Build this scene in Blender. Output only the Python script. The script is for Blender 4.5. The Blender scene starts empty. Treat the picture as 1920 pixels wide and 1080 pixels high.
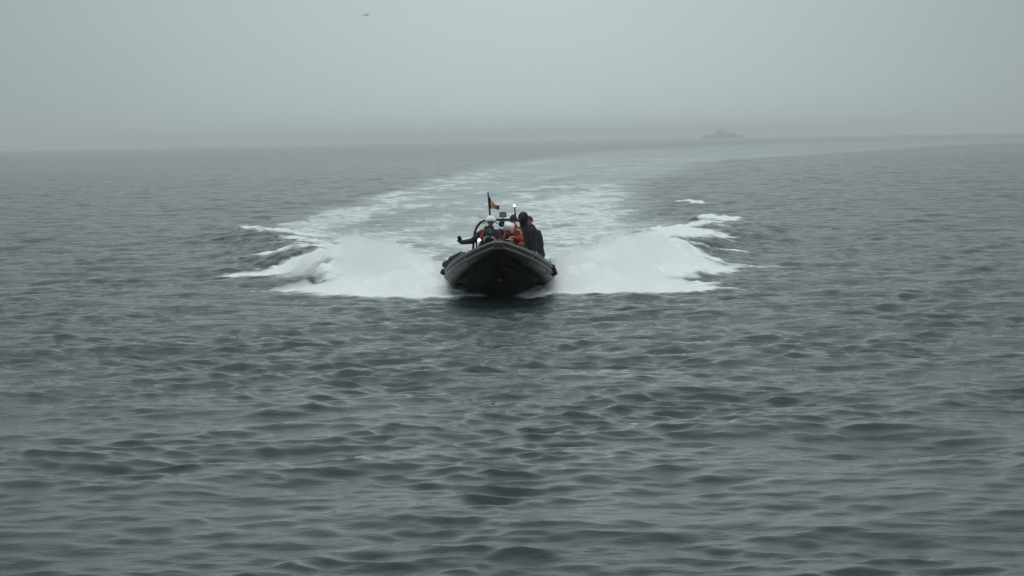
import bpy, bmesh, math, random
import numpy as np
from mathutils import Vector, Matrix

random.seed(7)
rng = np.random.default_rng(11)
S = bpy.context.scene
COL = S.collection
R = math.radians

# ------------------------------------------------------------------ camera
F = 4125.0                     # focal length in photo pixels (1920 wide)
CAM = np.array([0.0, 0.0, 3.93])
PITCH = math.atan(277 / F)
ROLL = math.atan(35 / 1920)
_f = np.array([0, math.cos(PITCH), -math.sin(PITCH)])
_u0 = np.array([0, math.sin(PITCH), math.cos(PITCH)])
_r0 = np.array([1.0, 0, 0])
_u = _u0 * math.cos(ROLL) + _r0 * math.sin(ROLL)
_r = _r0 * math.cos(ROLL) - _u0 * math.sin(ROLL)
cd = bpy.data.cameras.new('camera')
cd.sensor_width = 36.0
cd.lens = 36.0 * F / 1920
cd.clip_start = 0.5
cd.clip_end = 30000
cam = bpy.data.objects.new('camera', cd)
COL.objects.link(cam)
cam.matrix_world = Matrix(((_r[0], _u[0], -_f[0], CAM[0]), (_r[1], _u[1], -_f[1], CAM[1]),
                           (_r[2], _u[2], -_f[2], CAM[2]), (0, 0, 0, 1)))
S.camera = cam


def ray(px, py):
    return _f + _r * (px - 960) / F + _u * (540 - py) / F


def P(px, py, Y):              # photo pixel at a known depth -> point
    d = ray(px, py)
    return Vector(CAM + d * (Y / d[1]))


def G(px, py):                 # photo pixel on the water -> point (x, y)
    d = ray(px, py)
    t = -CAM[2] / d[2]
    return (d[0] * t, d[1] * t)


# ------------------------------------------------------------------ sky, sun, exposure
SUN_EL, SUN_AZ = R(88), R(6)   # overcast; the sun stands ahead of the camera
w = bpy.data.worlds.new('World')
S.world = w
w.use_nodes = True
nt = w.node_tree
nt.nodes.clear()


def N(t, typ, **kw):
    n = t.nodes.new(typ)
    for k, v in kw.items():
        setattr(n, k, v)
    return n


def lnk(t, a, b):
    t.links.new(a, b)


def mth(t, op, a, b=None, c=None, clamp=False):
    n = t.nodes.new('ShaderNodeMath')
    n.operation = op
    n.use_clamp = clamp
    for i, v in enumerate((a, b, c)):
        if v is None:
            continue
        if isinstance(v, (int, float)):
            n.inputs[i].default_value = v
        else:
            t.links.new(v, n.inputs[i])
    return n.outputs[0]


tc = N(nt, 'ShaderNodeTexCoord')
sky = N(nt, 'ShaderNodeTexSky', sky_type='NISHITA')
sky.sun_disc = False
sky.sun_elevation = SUN_EL
sky.sun_rotation = SUN_AZ
sky.dust_density = 6.0
sky.air_density = 1.5
hs = N(nt, 'ShaderNodeHueSaturation')
hs.inputs['Saturation'].default_value = 0.25
hs.inputs['Value'].default_value = 0.055
lnk(nt, sky.outputs[0], hs.inputs['Color'])
sep = N(nt, 'ShaderNodeSeparateXYZ')
lnk(nt, tc.outputs['Generated'], sep.inputs[0])
zpos = mth(nt, 'MAXIMUM', sep.outputs['Z'], 0.0)
lift = mth(nt, 'MULTIPLY_ADD', zpos, 1.0, 1.0)           # overcast sky: brighter overhead
dot = N(nt, 'ShaderNodeVectorMath', operation='DOT_PRODUCT')
lnk(nt, tc.outputs['Generated'], dot.inputs[0])
dot.inputs[1].default_value = (0.004, 1.0, 0.02)
off = mth(nt, 'MULTIPLY', mth(nt, 'SUBTRACT', 1.0, dot.outputs['Value']), -36.0)
aur = mth(nt, 'EXPONENT', off)                             # glow of the veiled sun's side of the sky
aur = mth(nt, 'MULTIPLY_ADD', aur, 0.50, 0.50)
cn = N(nt, 'ShaderNodeTexNoise')
cn.inputs['Scale'].default_value = 3.0
cn.inputs['Detail'].default_value = 3.0
lnk(nt, tc.outputs['Generated'], cn.inputs['Vector'])
cl = mth(nt, 'MULTIPLY_ADD', cn.outputs['Fac'], 0.16, 0.92)
lum = mth(nt, 'MULTIPLY', mth(nt, 'MULTIPLY', lift, aur), cl)
grey = N(nt, 'ShaderNodeMix', data_type='RGBA', blend_type='MULTIPLY')
grey.inputs['Factor'].default_value = 1.0
grey.inputs[6].default_value = (0.552, 0.645, 0.662, 1)
lnk(nt, lum, grey.inputs[7])
mixs = N(nt, 'ShaderNodeMix', data_type='RGBA')
mixs.inputs['Factor'].default_value = 0.12
lnk(nt, grey.outputs[2], mixs.inputs[6])
lnk(nt, hs.outputs[0], mixs.inputs[7])
bg = N(nt, 'ShaderNodeBackground')
bg.inputs['Strength'].default_value = 1.0
lnk(nt, mixs.outputs[2], bg.inputs['Color'])
wo = N(nt, 'ShaderNodeOutputWorld')
lnk(nt, bg.outputs[0], wo.inputs['Surface'])

sl = bpy.data.lights.new('sun', 'SUN')
sl.energy = 1.3
sl.angle = R(50)
sl.color = (0.98, 1.0, 1.0)
sun = bpy.data.objects.new('sun', sl)
COL.objects.link(sun)
sd = Vector((math.sin(SUN_AZ) * math.cos(SUN_EL), math.cos(SUN_AZ) * math.cos(SUN_EL), math.sin(SUN_EL)))
sun.rotation_euler = (-sd).to_track_quat('-Z', 'Y').to_euler()
sun.location = (0, 0, 60)

S.view_settings.view_transform = 'Standard'
S.view_settings.look = 'None'
S.view_settings.exposure = 0.0
S.view_settings.gamma = 1.0
S.view_settings.use_curve_mapping = False
S.render.engine = 'CYCLES'
S.cycles.use_denoising = True
S.cycles.max_bounces = 6
S.cycles.diffuse_bounces = 3
S.cycles.glossy_bounces = 3
S.cycles.transparent_max_bounces = 32
S.cycles.volume_bounces = 4
S.cycles.sample_clamp_indirect = 4.0
S.cycles.caustics_reflective = False
S.cycles.caustics_refractive = False


# ------------------------------------------------------------------ helpers
def tag(o, label=None, cat=None, group=None, kind=None):
    for k, v in (('label', label), ('category', cat), ('group', group), ('kind', kind)):
        if v:
            o[k] = v
    return o


def empty(name, loc):
    o = bpy.data.objects.new(name, None)
    o.empty_display_size = 0.2
    COL.objects.link(o)
    o.location = loc
    return o


def mesh_np(name, v, faces, mat, parent=None, smooth=True):
    """one mesh object from arrays; all faces have the same corner count"""
    me = bpy.data.meshes.new(name)
    v = np.asarray(v, dtype=np.float32)
    faces = np.asarray(faces, dtype=np.int32)
    nf, k = faces.shape
    me.vertices.add(len(v))
    me.vertices.foreach_set('co', v.ravel())
    me.loops.add(nf * k)
    me.loops.foreach_set('vertex_index', faces.ravel())
    me.polygons.add(nf)
    me.polygons.foreach_set('loop_start', np.arange(0, nf * k, k, dtype=np.int32))
    me.polygons.foreach_set('use_smooth', np.full(nf, smooth))
    me.update(calc_edges=True)
    me.validate()
    return link(name, me, mat, parent)


def link(name, me, mat, parent=None):
    if mat:
        me.materials.append(mat)
    o = bpy.data.objects.new(name, me)
    COL.objects.link(o)
    if parent:
        o.parent = parent
        # geometry is written in world space, the parents carry only a location
        loc = Vector(parent.location)
        q = parent.parent
        while q:
            loc += Vector(q.location)
            q = q.parent
        me.transform(Matrix.Translation(-loc))
    return o


class MB:
    """collects closed shapes into one bmesh"""

    def __init__(s):
        s.bm = bmesh.new()

    def cone(s, a, b, ra, rb=None, seg=14, rings=4):
        """round-ended tapered capsule from a to b"""
        rb = ra if rb is None else rb
        a, b = Vector(a), Vector(b)
        ax = b - a
        L = ax.length
        ax = ax / L if L > 1e-6 else Vector((0, 0, 1))
        q = ax.to_track_quat('Z', 'Y')
        prof = []
        for i in range(1, rings + 1):
            t = -math.pi / 2 + math.pi / 2 * i / rings
            prof.append((ra * math.cos(t), ra * math.sin(t)))
        for i in range(0, rings):
            t = math.pi / 2 * i / rings
            prof.append((rb * math.cos(t), L + rb * math.sin(t)))
        lo = s.bm.verts.new(a - ax * ra)
        hi = s.bm.verts.new(b + ax * rb)
        rs = []
        for r, z in prof:
            rs.append([s.bm.verts.new(a + q @ Vector((r * math.cos(2 * math.pi * j / seg), r * math.sin(2 * math.pi * j / seg), z))) for j in range(seg)])
        for j in range(seg):
            k = (j + 1) % seg
            s.bm.faces.new((lo, rs[0][k], rs[0][j]))
            for i in range(len(rs) - 1):
                s.bm.faces.new((rs[i][j], rs[i][k], rs[i + 1][k], rs[i + 1][j]))
            s.bm.faces.new((hi, rs[-1][j], rs[-1][k]))
        return s

    def ell(s, c, rad, M=None, sub=3):
        m = Matrix.Translation(Vector(c)) @ (M.to_4x4() if M else Matrix.Identity(4)) @ Matrix.Diagonal((*rad, 1))
        bmesh.ops.create_icosphere(s.bm, subdivisions=sub, radius=1.0, matrix=m)
        return s

    def box(s, c, dim, M=None, bev=0.0):
        m = Matrix.Translation(Vector(c)) @ (M.to_4x4() if M else Matrix.Identity(4)) @ Matrix.Diagonal((*dim, 1))
        r = bmesh.ops.create_cube(s.bm, size=1.0, matrix=m)
        if bev:
            es = list({e for v in r['verts'] for e in v.link_edges})
            bmesh.ops.bevel(s.bm, geom=es, offset=bev, segments=2, affect='EDGES')
        return s

    def tube(s, pts, rad, seg=12, closed_ends=True):
        """tube along a polyline; rad is a number or one per point"""
        pts = [Vector(p) for p in pts]
        n = len(pts)
        rr = [rad] * n if isinstance(rad, (int, float)) else rad
        rs = []
        up = Vector((0.03, 0.02, 1))
        for i, p in enumerate(pts):
            t = (pts[min(i + 1, n - 1)] - pts[max(i - 1, 0)]).normalized()
            x = t.cross(up)
            if x.length < 0.1:
                x = t.cross(Vector((0, 1, 0)))
            x.normalize()
            y = x.cross(t)
            rs.append([s.bm.verts.new(p + (x * math.cos(2 * math.pi * j / seg) + y * math.sin(2 * math.pi * j / seg)) * rr[i]) for j in range(seg)])
        for i in range(n - 1):
            for j in range(seg):
                k = (j + 1) % seg
                s.bm.faces.new((rs[i][j], rs[i][k], rs[i + 1][k], rs[i + 1][j]))
        if closed_ends:
            s.bm.faces.new(rs[0][::-1])
            s.bm.faces.new(rs[-1])
        return s

    def build(s, name, mat, parent=None, voxel=None, smooth=4, shade=True, wrinkle=0.0, wscale=7.0):
        bmesh.ops.recalc_face_normals(s.bm, faces=s.bm.faces)
        me = bpy.data.meshes.new(name)
        s.bm.to_mesh(me)
        s.bm.free()
        if voxel:
            t = bpy.data.objects.new('tmp', me)
            COL.objects.link(t)
            m = t.modifiers.new('r', 'REMESH')
            m.mode = 'VOXEL'
            m.voxel_size = voxel
            m2 = t.modifiers.new('s', 'SMOOTH')
            m2.factor = 0.5
            m2.iterations = smooth
            bpy.context.view_layer.update()
            dg = bpy.context.evaluated_depsgraph_get()
            me2 = bpy.data.meshes.new_from_object(t.evaluated_get(dg))
            bpy.data.objects.remove(t)
            bpy.data.meshes.remove(me)
            me = me2
            me.name = name
            if wrinkle:
                nv = len(me.vertices)
                co = np.empty(nv * 3, np.float32)
                no = np.empty(nv * 3, np.float32)
                me.vertices.foreach_get('co', co)
                me.vertices.foreach_get('normal', no)
                co = co.reshape(-1, 3)
                no = no.reshape(-1, 3)
                d = np.zeros(nv)
                for k in range(7):
                    dv = rng.normal(size=3) * wscale * (1 + k * 0.5)
                    dv[2] *= 1.6
                    d += np.sin(co @ dv + rng.uniform(0, 6.28)) / (1 + 0.35 * k)
                co += no * (d * wrinkle / 2.0)[:, None].astype(np.float32)
                me.vertices.foreach_set('co', co.ravel())
                me.update()
        me.polygons.foreach_set('use_smooth', np.full(len(me.polygons), shade))
        return link(name, me, mat, parent)


_mats = {}


def mat(name, col, rough=0.6, var=0.15, scale=12.0, bump=0.0, spec=0.4, emit=None, estr=0.0, metal=0.0):
    if name in _mats:
        return _mats[name]
    m = bpy.data.materials.new(name)
    m.use_nodes = True
    t = m.node_tree
    b = t.nodes['Principled BSDF']
    tcn = N(t, 'ShaderNodeTexCoord')
    n = N(t, 'ShaderNodeTexNoise')
    n.inputs['Scale'].default_value = scale
    n.inputs['Detail'].default_value = 5.0
    lnk(t, tcn.outputs['Object'], n.inputs['Vector'])
    mr = N(t, 'ShaderNodeMapRange')
    mr.inputs['From Min'].default_value = 0.3
    mr.inputs['From Max'].default_value = 0.7
    mr.inputs['To Min'].default_value = 1 - var
    mr.inputs['To Max'].default_value = 1 + var
    lnk(t, n.outputs['Fac'], mr.inputs['Value'])
    mx = N(t, 'ShaderNodeMix', data_type='RGBA', blend_type='MULTIPLY')
    mx.inputs['Factor'].default_value = 1.0
    mx.inputs[6].default_value = (*col, 1)
    lnk(t, mr.outputs[0], mx.inputs[7])
    lnk(t, mx.outputs[2], b.inputs['Base Color'])
    b.inputs['Roughness'].default_value = rough
    b.inputs['Metallic'].default_value = metal
    b.inputs['Specular IOR Level'].default_value = spec
    if emit:
        b.inputs['Emission Color'].default_value = (*emit, 1)
        b.inputs['Emission Strength'].default_value = estr
    if bump:
        bn = N(t, 'ShaderNodeBump')
        bn.inputs['Strength'].default_value = bump
        bn.inputs['Distance'].default_value = 0.02
        lnk(t, n.outputs['Fac'], bn.inputs['Height'])
        lnk(t, bn.outputs[0], b.inputs['Normal'])
    _mats[name] = m
    return m


def sstep(a, b, x):
    t = np.clip((x - a) / (b - a), 0, 1)
    return t * t * (3 - 2 * t)


# smooth value noise on a lattice (numpy), used for the sea and the foam
_tab = rng.random((256, 256)).astype(np.float32)


def vnoise(x, y):
    xi = np.floor(x).astype(np.int64)
    yi = np.floor(y).astype(np.int64)
    fx = x - xi
    fy = y - yi
    fx = fx * fx * (3 - 2 * fx)
    fy = fy * fy * (3 - 2 * fy)
    a = _tab[xi & 255, yi & 255]
    b = _tab[(xi + 1) & 255, yi & 255]
    c = _tab[xi & 255, (yi + 1) & 255]
    d = _tab[(xi + 1) & 255, (yi + 1) & 255]
    return (a * (1 - fx) + b * fx) * (1 - fy) + (c * (1 - fx) + d * fx) * fy


def fbm(x, y, o=4):
    s = 0.0
    a = 0.5
    for i in range(o):
        s = s + a * vnoise(x * 2 ** i + 17.3 * i, y * 2 ** i + 5.1 * i)
        a *= 0.5
    return s / (1 - 0.5 ** o)          # 0..1


# ------------------------------------------------------------------ the wake as seen on the water
def poly(pts):
    return np.array([G(*p) for p in pts])


FOAM_L = poly([(925, 554), (880, 557), (800, 561), (700, 556), (600, 557), (520, 553), (440, 546), (560, 537), (600, 534), (520, 527),
               (428, 515), (520, 506), (600, 503), (660, 494), (540, 493), (452, 490), (570, 483), (560, 472), (525, 457), (428, 438),
               (470, 420), (560, 434), (640, 460), (700, 486), (780, 496), (850, 515), (925, 535)])
FOAM_R = poly([(950, 554), (1000, 557), (1060, 553), (1150, 549), (1280, 549), (1425, 541), (1340, 532), (1280, 523), (1370, 508),
               (1480, 501), (1340, 495), (1300, 482), (1402, 475), (1300, 469), (1412, 458), (1300, 452), (1350, 444), (1330, 432),
               (1388, 419), (1330, 412), (1290, 428), (1200, 437), (1150, 464), (1080, 490), (1020, 515), (950, 535)])
WAKE_L = poly([(885, 540), (770, 508), (630, 478), (455, 440), (560, 403), (620, 385), (760, 347), (900, 311), (1100, 284), (1500, 266), (1920, 255.5)])
WAKE_R = poly([(990, 540), (1070, 505), (1160, 470), (1330, 432), (1300, 418), (1205, 378), (1212, 346), (1330, 303), (1800, 272), (2300, 256)])
CAPS = [((1290, 381), (1312, 384), 0.5), ((1325, 413), (1362, 418), 0.9)]
RIDGES = {  # crest lines of the thrown water on each side: (px, py on the water, height)
    'L': [((880, 542), 0.10), ((840, 538), 0.20), ((775, 531), 0.58), ((700, 525), 0.82), ((610, 506), 0.55), ((545, 470), 0.42), ((470, 440), 0.25)],
    'R': [((990, 542), 0.10), ((1040, 538), 0.20), ((1110, 530), 0.55), ((1185, 512), 0.80), ((1240, 475), 0.50), ((1300, 448), 0.48), ((1350, 426), 0.3)],
}


def poly_sd(x, y, pg):
    """signed distance, positive inside"""
    d = np.full(x.shape, 1e9)
    ins = np.zeros(x.shape, bool)
    n = len(pg)
    for i in range(n):
        ax, ay = pg[i]
        bx, by = pg[(i + 1) % n]
        ex, ey = bx - ax, by - ay
        t = np.clip(((x - ax) * ex + (y - ay) * ey) / (ex * ex + ey * ey + 1e-9), 0, 1)
        d = np.minimum(d, np.hypot(x - ax - t * ex, y - ay - t * ey))
        c = (ay > y) != (by > y)
        xi = ax + (y - ay) * ex / (ey if abs(ey) > 1e-9 else 1e-9)
        ins ^= c & (x < xi)
    return np.where(ins, d, -d)


def ridge_h(x, y, side):
    out = np.zeros(x.shape)
    pts = [(*G(*p), h) for p, h in RIDGES[side]]
    for (ax, ay, ah), (bx, by, bh) in zip(pts[:-1], pts[1:]):
        ex, ey = bx - ax, by - ay
        t = np.clip(((x - ax) * ex + (y - ay) * ey) / (ex * ex + ey * ey), 0, 1)
        d = np.hypot((x - ax - t * ex), (y - ay - t * ey))
        h = ah + (bh - ah) * t
        wd = 1.0 + 0.12 * np.maximum(ay + (by - ay) * t - 57, 0) ** 0.75
        out = np.maximum(out, h * np.exp(-(d / wd) ** 2))
    return out


# waves: many short-crested sine trains
NW = 170
lam = np.exp(math.log(0.28) + rng.random(NW) ** 1.25 * math.log(6.0 / 0.28))
ang = R(-80) + rng.normal(0, 1, NW) * np.where(lam < 1.5, R(36), R(40))
kx = 2 * np.pi / lam * np.cos(ang)
ky = 2 * np.pi / lam * np.sin(ang)
ph = rng.uniform(0, 2 * np.pi, NW) + 2.3 * np.arange(NW)
amp = 0.0120 * lam / (2 * np.pi) * np.where(lam > 1.3, (1.3 / lam) ** 0.28, 1.0) * np.where(lam < 0.9, 1.5, 1.0) * rng.uniform(0.6, 1.4, NW)


def sea(x, y, sp):
    """x, y -> displaced x, y, z and the foam and slick amounts; sp = local mesh spacing"""
    x = x.astype(np.float64)
    y = y.astype(np.float64)
    foam = np.zeros(x.shape)
    slick = np.zeros(x.shape)
    mound = np.zeros(x.shape)
    near = (np.abs(x) < 24) & (y > 48) & (y < 135)
    xn, yn = x[near], y[near]
    wx = xn + 1.5 * (fbm(xn * 0.55, yn * 0.3, 4) - 0.5) + 0.5 * (fbm(xn * 2.4, yn * 1.4, 2) - 0.5)
    wy = yn + 5.0 * (fbm(xn * 0.5 + 40, yn * 0.25, 4) - 0.5) * sstep(54.5, 62, yn) + 1.1 * (fbm(xn * 0.9 + 70, yn * 0.5, 3) - 0.5)
    f = np.zeros(xn.shape)
    hm = np.zeros(xn.shape)
    for pg, sd_ in ((FOAM_L, 'L'), (FOAM_R, 'R')):
        s_ = poly_sd(wx, wy, pg)
        f = np.maximum(f, sstep(-1.3, 1.5, s_))
        rh = ridge_h(wx, wy, sd_)
        hm = np.maximum(hm, rh)
    streak = fbm(xn * 0.45 + 5, yn * 1.1 + 13, 4)
    outer = np.clip(sstep(2.5, 6.0, np.abs(xn - BOAT_X)) + sstep(62, 70, yn), 0, 1)
    f = f * (1 - outer * np.clip(0.95 - 1.5 * streak, 0, 0.5))
    for a, b, hh in CAPS:
        (ax, ay), (bx, by) = G(*a), G(*b)
        t = np.clip(((wx - ax) * (bx - ax) + (wy - ay) * (by - ay)) / ((bx - ax) ** 2 + (by - ay) ** 2), 0, 1)
        d = np.hypot(wx - ax - t * (bx - ax), (wy - ay - t * (by - ay)) * 0.35)
        f = np.maximum(f, 0.95 * np.exp(-(d / 0.55) ** 2))
        hm = np.maximum(hm, 0.28 * hh * np.exp(-(d / 1.0) ** 2))
    lump = fbm(xn * 1.1, yn * 0.8, 4)
    hm = hm * (0.6 + 0.8 * lump)
    # keep the water below the boat's floor
    clear = sstep(1.15, 1.9, np.abs(xn - BOAT_X)) + sstep(62.0, 64, yn) + sstep(55.2, 54.2, yn)
    hm *= np.clip(clear, 0.0, 1)
    foam[near] = f
    mound[near] = hm
    # the long wake band bending away to the right
    wk = (y > 62) & (y < 2500)
    xw, yw = x[wk], y[wk]
    XL = np.interp(yw, WAKE_L[:, 1], WAKE_L[:, 0])
    XR = np.interp(yw, WAKE_R[:, 1], WAKE_R[:, 0])
    e = 1.0 + 0.012 * yw
    xj = xw + e * 1.6 * (fbm(xw * 0.16, yw * 0.09, 4) - 0.5)
    inn = sstep(-0.6, 1.2, (xj - XL) / e) * sstep(-0.6, 1.2, (XR - xj) / e) * sstep(62, 72, yw)
    fade = 1 / (1 + np.maximum(yw - 100, 0) / 1300)
    patch = fbm(xw * 0.22 + 3, yw * 0.08, 4)
    patch2 = fbm(xw * 0.9 + 9, yw * 0.22, 3)
    el = np.exp(-((xj - XL - 0.8 * e) / (0.9 * e)) ** 2) * sstep(420, 140, yw)      # crisp outer edge
    er = np.exp(-((xj - XR + 1.5 * e) / (2.0 * e)) ** 2) * sstep(220, 130, yw)
    slk = inn * fade * np.clip(0.45 + 1.0 * (fbm(xw * 0.35 + 80, yw * 0.1, 4) - 0.25), 0, 1)
    fo = inn * fade * np.clip(0.21 + 0.6 * (patch - 0.5) + 0.6 * (patch2 - 0.5), 0, 1) + 0.45 * el * fade * patch2 * 1.4 * inn + 0.30 * er * inn
    foam[wk] = np.maximum(foam[wk], np.clip(fo, 0, 0.45))
    slick[wk] = slk
    damp = (1 - 0.30 * slick) * (1 - 0.5 * np.clip(foam * 1.2, 0, 1))
    damp *= 1 - 0.5 * np.exp(-((x - BOAT_X) / 1.7) ** 2 - ((y - 53.5) / 2.6) ** 2)
    gust = 0.80 + 0.42 * fbm(x * 0.045 + 60, y * 0.03, 3)
    grp = 0.62 + 0.80 * sstep(0.3, 0.7, fbm(x * 0.33 + 11, y * 0.22, 3))
    z = np.zeros(x.shape)
    dx = np.zeros(x.shape)
    dy = np.zeros(x.shape)
    lost = np.zeros(x.shape)
    for i in range(NW):
        wgt = sstep(2.0, 3.6, lam[i] / sp)
        lost += (1 - wgt) * (amp[i] * 2 * np.pi / lam[i]) ** 2
        m = wgt > 0
        if not m.any():
            continue
        p_ = kx[i] * x[m] + ky[i] * y[m] + ph[i]
        a = amp[i] * wgt[m] * (grp[m] if lam[i] < 1.7 else 1.0)
        z[m] += a * np.cos(p_)
        k = lam[i] / (2 * np.pi)
        dx[m] -= 0.95 * a * np.sin(p_) * kx[i] * k
        dy[m] -= 0.95 * a * np.sin(p_) * ky[i] * k
    dm = damp * gust
    fine = (fbm(x[near] * 3.0, y[near] * 2.2, 4) - 0.5) * 0.26 * foam[near]
    z = z * dm + mound
    z[near] += fine
    # the hull pushes the water down where it sits
    z -= 0.4 * sstep(0.80, 0.60, np.abs(x - BOAT_X)) * sstep(57.6, 58.4, y) * sstep(61.35, 61.0, y)
    return x + dx * dm, y + dy * dm, z, foam, slick, np.sqrt(lost / 2) * damp


BOAT_X = P(937, 556, 55.5)[0]

# ------------------------------------------------------------------ water: one sheet, fine where the waves are near
rad = np.concatenate([[0.5, 6, 10, 13], np.geomspace(14.5, 120, 760), np.geomspace(120.4, 420, 470), np.geomspace(427, 3000, 110), [4500, 8000]])
fine_c = np.linspace(R(-19), R(19), 720)
coarse = np.linspace(R(19), R(341), 70)[1:-1]
az = np.concatenate([fine_c, coarse])
na = len(az)
RR, AA = np.meshgrid(rad, az, indexing='ij')
X = (RR * np.sin(AA)).ravel()
Y = (RR * np.cos(AA)).ravel()
dr = np.gradient(rad)
da = np.gradient(np.concatenate([az]))
da[720:] = R(5)
SP = np.maximum(dr[:, None] * np.ones(na)[None, :], RR * da[None, :]).ravel()
X2, Y2, Z2, FO, SL, CH = sea(X, Y, SP)
ii, jj = np.meshgrid(np.arange(len(rad) - 1), np.arange(na), indexing='ij')
jn = (jj + 1) % na
quads = np.stack([ii * na + jj, ii * na + jn, (ii + 1) * na + jn, (ii + 1) * na + jj], -1).reshape(-1, 4)[:, ::-1]

wm = bpy.data.materials.new('sea_water')
wm.use_nodes = True
t = wm.node_tree
t.nodes.clear()
out = N(t, 'ShaderNodeOutputMaterial')
wb = N(t, 'ShaderNodeBsdfPrincipled')
wb.inputs['IOR'].default_value = 1.333
wb.inputs['Base Color'].default_value = (0.010, 0.017, 0.019, 1)
wb.inputs['Roughness'].default_value = 0.045
fb = N(t, 'ShaderNodeBsdfPrincipled')
fb.inputs['Base Color'].default_value = (0.74, 0.785, 0.79, 1)
fb.inputs['Roughness'].default_value = 0.85
fb.inputs['Specular IOR Level'].default_value = 0.15
geo = N(t, 'ShaderNodeNewGeometry')
mp = N(t, 'ShaderNodeMapping')
mp.inputs['Scale'].default_value = (1.1, 1.6, 1.0)
mp.inputs['Rotation'].default_value = (0, 0, R(10))
lnk(t, geo.outputs['Position'], mp.inputs['Vector'])
n1 = N(t, 'ShaderNodeTexNoise')
n1.inputs['Scale'].default_value = 0.7
n1.inputs['Detail'].default_value = 9.0
n1.inputs['Roughness'].default_value = 0.6
lnk(t, mp.outputs[0], n1.inputs['Vector'])
b1 = N(t, 'ShaderNodeBump')
b1.inputs['Strength'].default_value = 1.0
b1.inputs['Distance'].default_value = 0.045
lnk(t, n1.outputs['Fac'], b1.inputs['Height'])
lnk(t, b1.outputs[0], wb.inputs['Normal'])
fa = N(t, 'ShaderNodeAttribute', attribute_name='foam')
n2 = N(t, 'ShaderNodeTexNoise')
n2.inputs['Scale'].default_value = 2.2
n2.inputs['Detail'].default_value = 8.0
n2.inputs['Roughness'].default_value = 0.68
mp2 = N(t, 'ShaderNodeMapping')
mp2.inputs['Scale'].default_value = (0.55, 0.6, 1.0)
lnk(t, geo.outputs['Position'], mp2.inputs['Vector'])
lnk(t, mp2.outputs[0], n2.inputs['Vector'])
thr = mth(t, 'SUBTRACT', mth(t, 'MULTIPLY_ADD', fa.outputs['Fac'], 1.05, 0.0), mth(t, 'MULTIPLY', n2.outputs['Fac'], 0.95))
fm = N(t, 'ShaderNodeMapRange', interpolation_type='SMOOTHSTEP')
fm.inputs['From Min'].default_value = -0.20
fm.inputs['From Max'].default_value = 0.20
lnk(t, thr, fm.inputs['Value'])
b2 = N(t, 'ShaderNodeBump')
b2.inputs['Strength'].default_value = 0.5
b2.inputs['Distance'].default_value = 0.10
lnk(t, n2.outputs['Fac'], b2.inputs['Height'])
lnk(t, b2.outputs[0], fb.inputs['Normal'])
ms = N(t, 'ShaderNodeMixShader')
lnk(t, fm.outputs[0], ms.inputs['Fac'])
lnk(t, wb.outputs[0], ms.inputs[1])
lnk(t, fb.outputs[0], ms.inputs[2])
lnk(t, ms.outputs[0], out.inputs['Surface'])

water = mesh_np('water', np.stack([X2, Y2, Z2], -1), quads, wm)
# aerated water in the wake band is paler than the open sea
at = water.data.attributes.new('foam', 'FLOAT', 'POINT')
at.data.foreach_set('value', FO.astype(np.float32))
at = water.data.attributes.new('chop', 'FLOAT', 'POINT')
at.data.foreach_set('value', CH.astype(np.float32))
ca = N(t, 'ShaderNodeAttribute', attribute_name='chop')
lnk(t, mth(t, 'MULTIPLY_ADD', ca.outputs['Fac'], 2.4, 0.052), b1.inputs['Distance'])
at = water.data.attributes.new('slick', 'FLOAT', 'POINT')
at.data.foreach_set('value', SL.astype(np.float32))
sa = N(t, 'ShaderNodeAttribute', attribute_name='slick')
aer = N(t, 'ShaderNodeMix', data_type='RGBA')
aer.inputs[6].default_value = (0.010, 0.017, 0.019, 1)
aer.inputs[7].default_value = (0.27, 0.325, 0.33, 1)
lnk(t, sa.outputs['Fac'], aer.inputs['Factor'])
lnk(t, aer.outputs[2], wb.inputs['Base Color'])
tag(water, 'grey choppy open sea with a white foaming wake', 'sea', kind='structure')

# ------------------------------------------------------------------ thrown spray: bodies of fine water mist beside the hull
mim = bpy.data.materials.new('spray_mist')
mim.use_nodes = True
t = mim.node_tree
t.nodes.clear()
mo_ = N(t, 'ShaderNodeOutputMaterial')
mv_ = N(t, 'ShaderNodeVolumePrincipled')
mv_.inputs['Color'].default_value = (0.985, 0.99, 0.99, 1)
mv_.inputs['Density'].default_value = 1.5
mv_.inputs['Anisotropy'].default_value = 0.2
lnk(t, mv_.outputs[0], mo_.inputs['Volume'])


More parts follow.
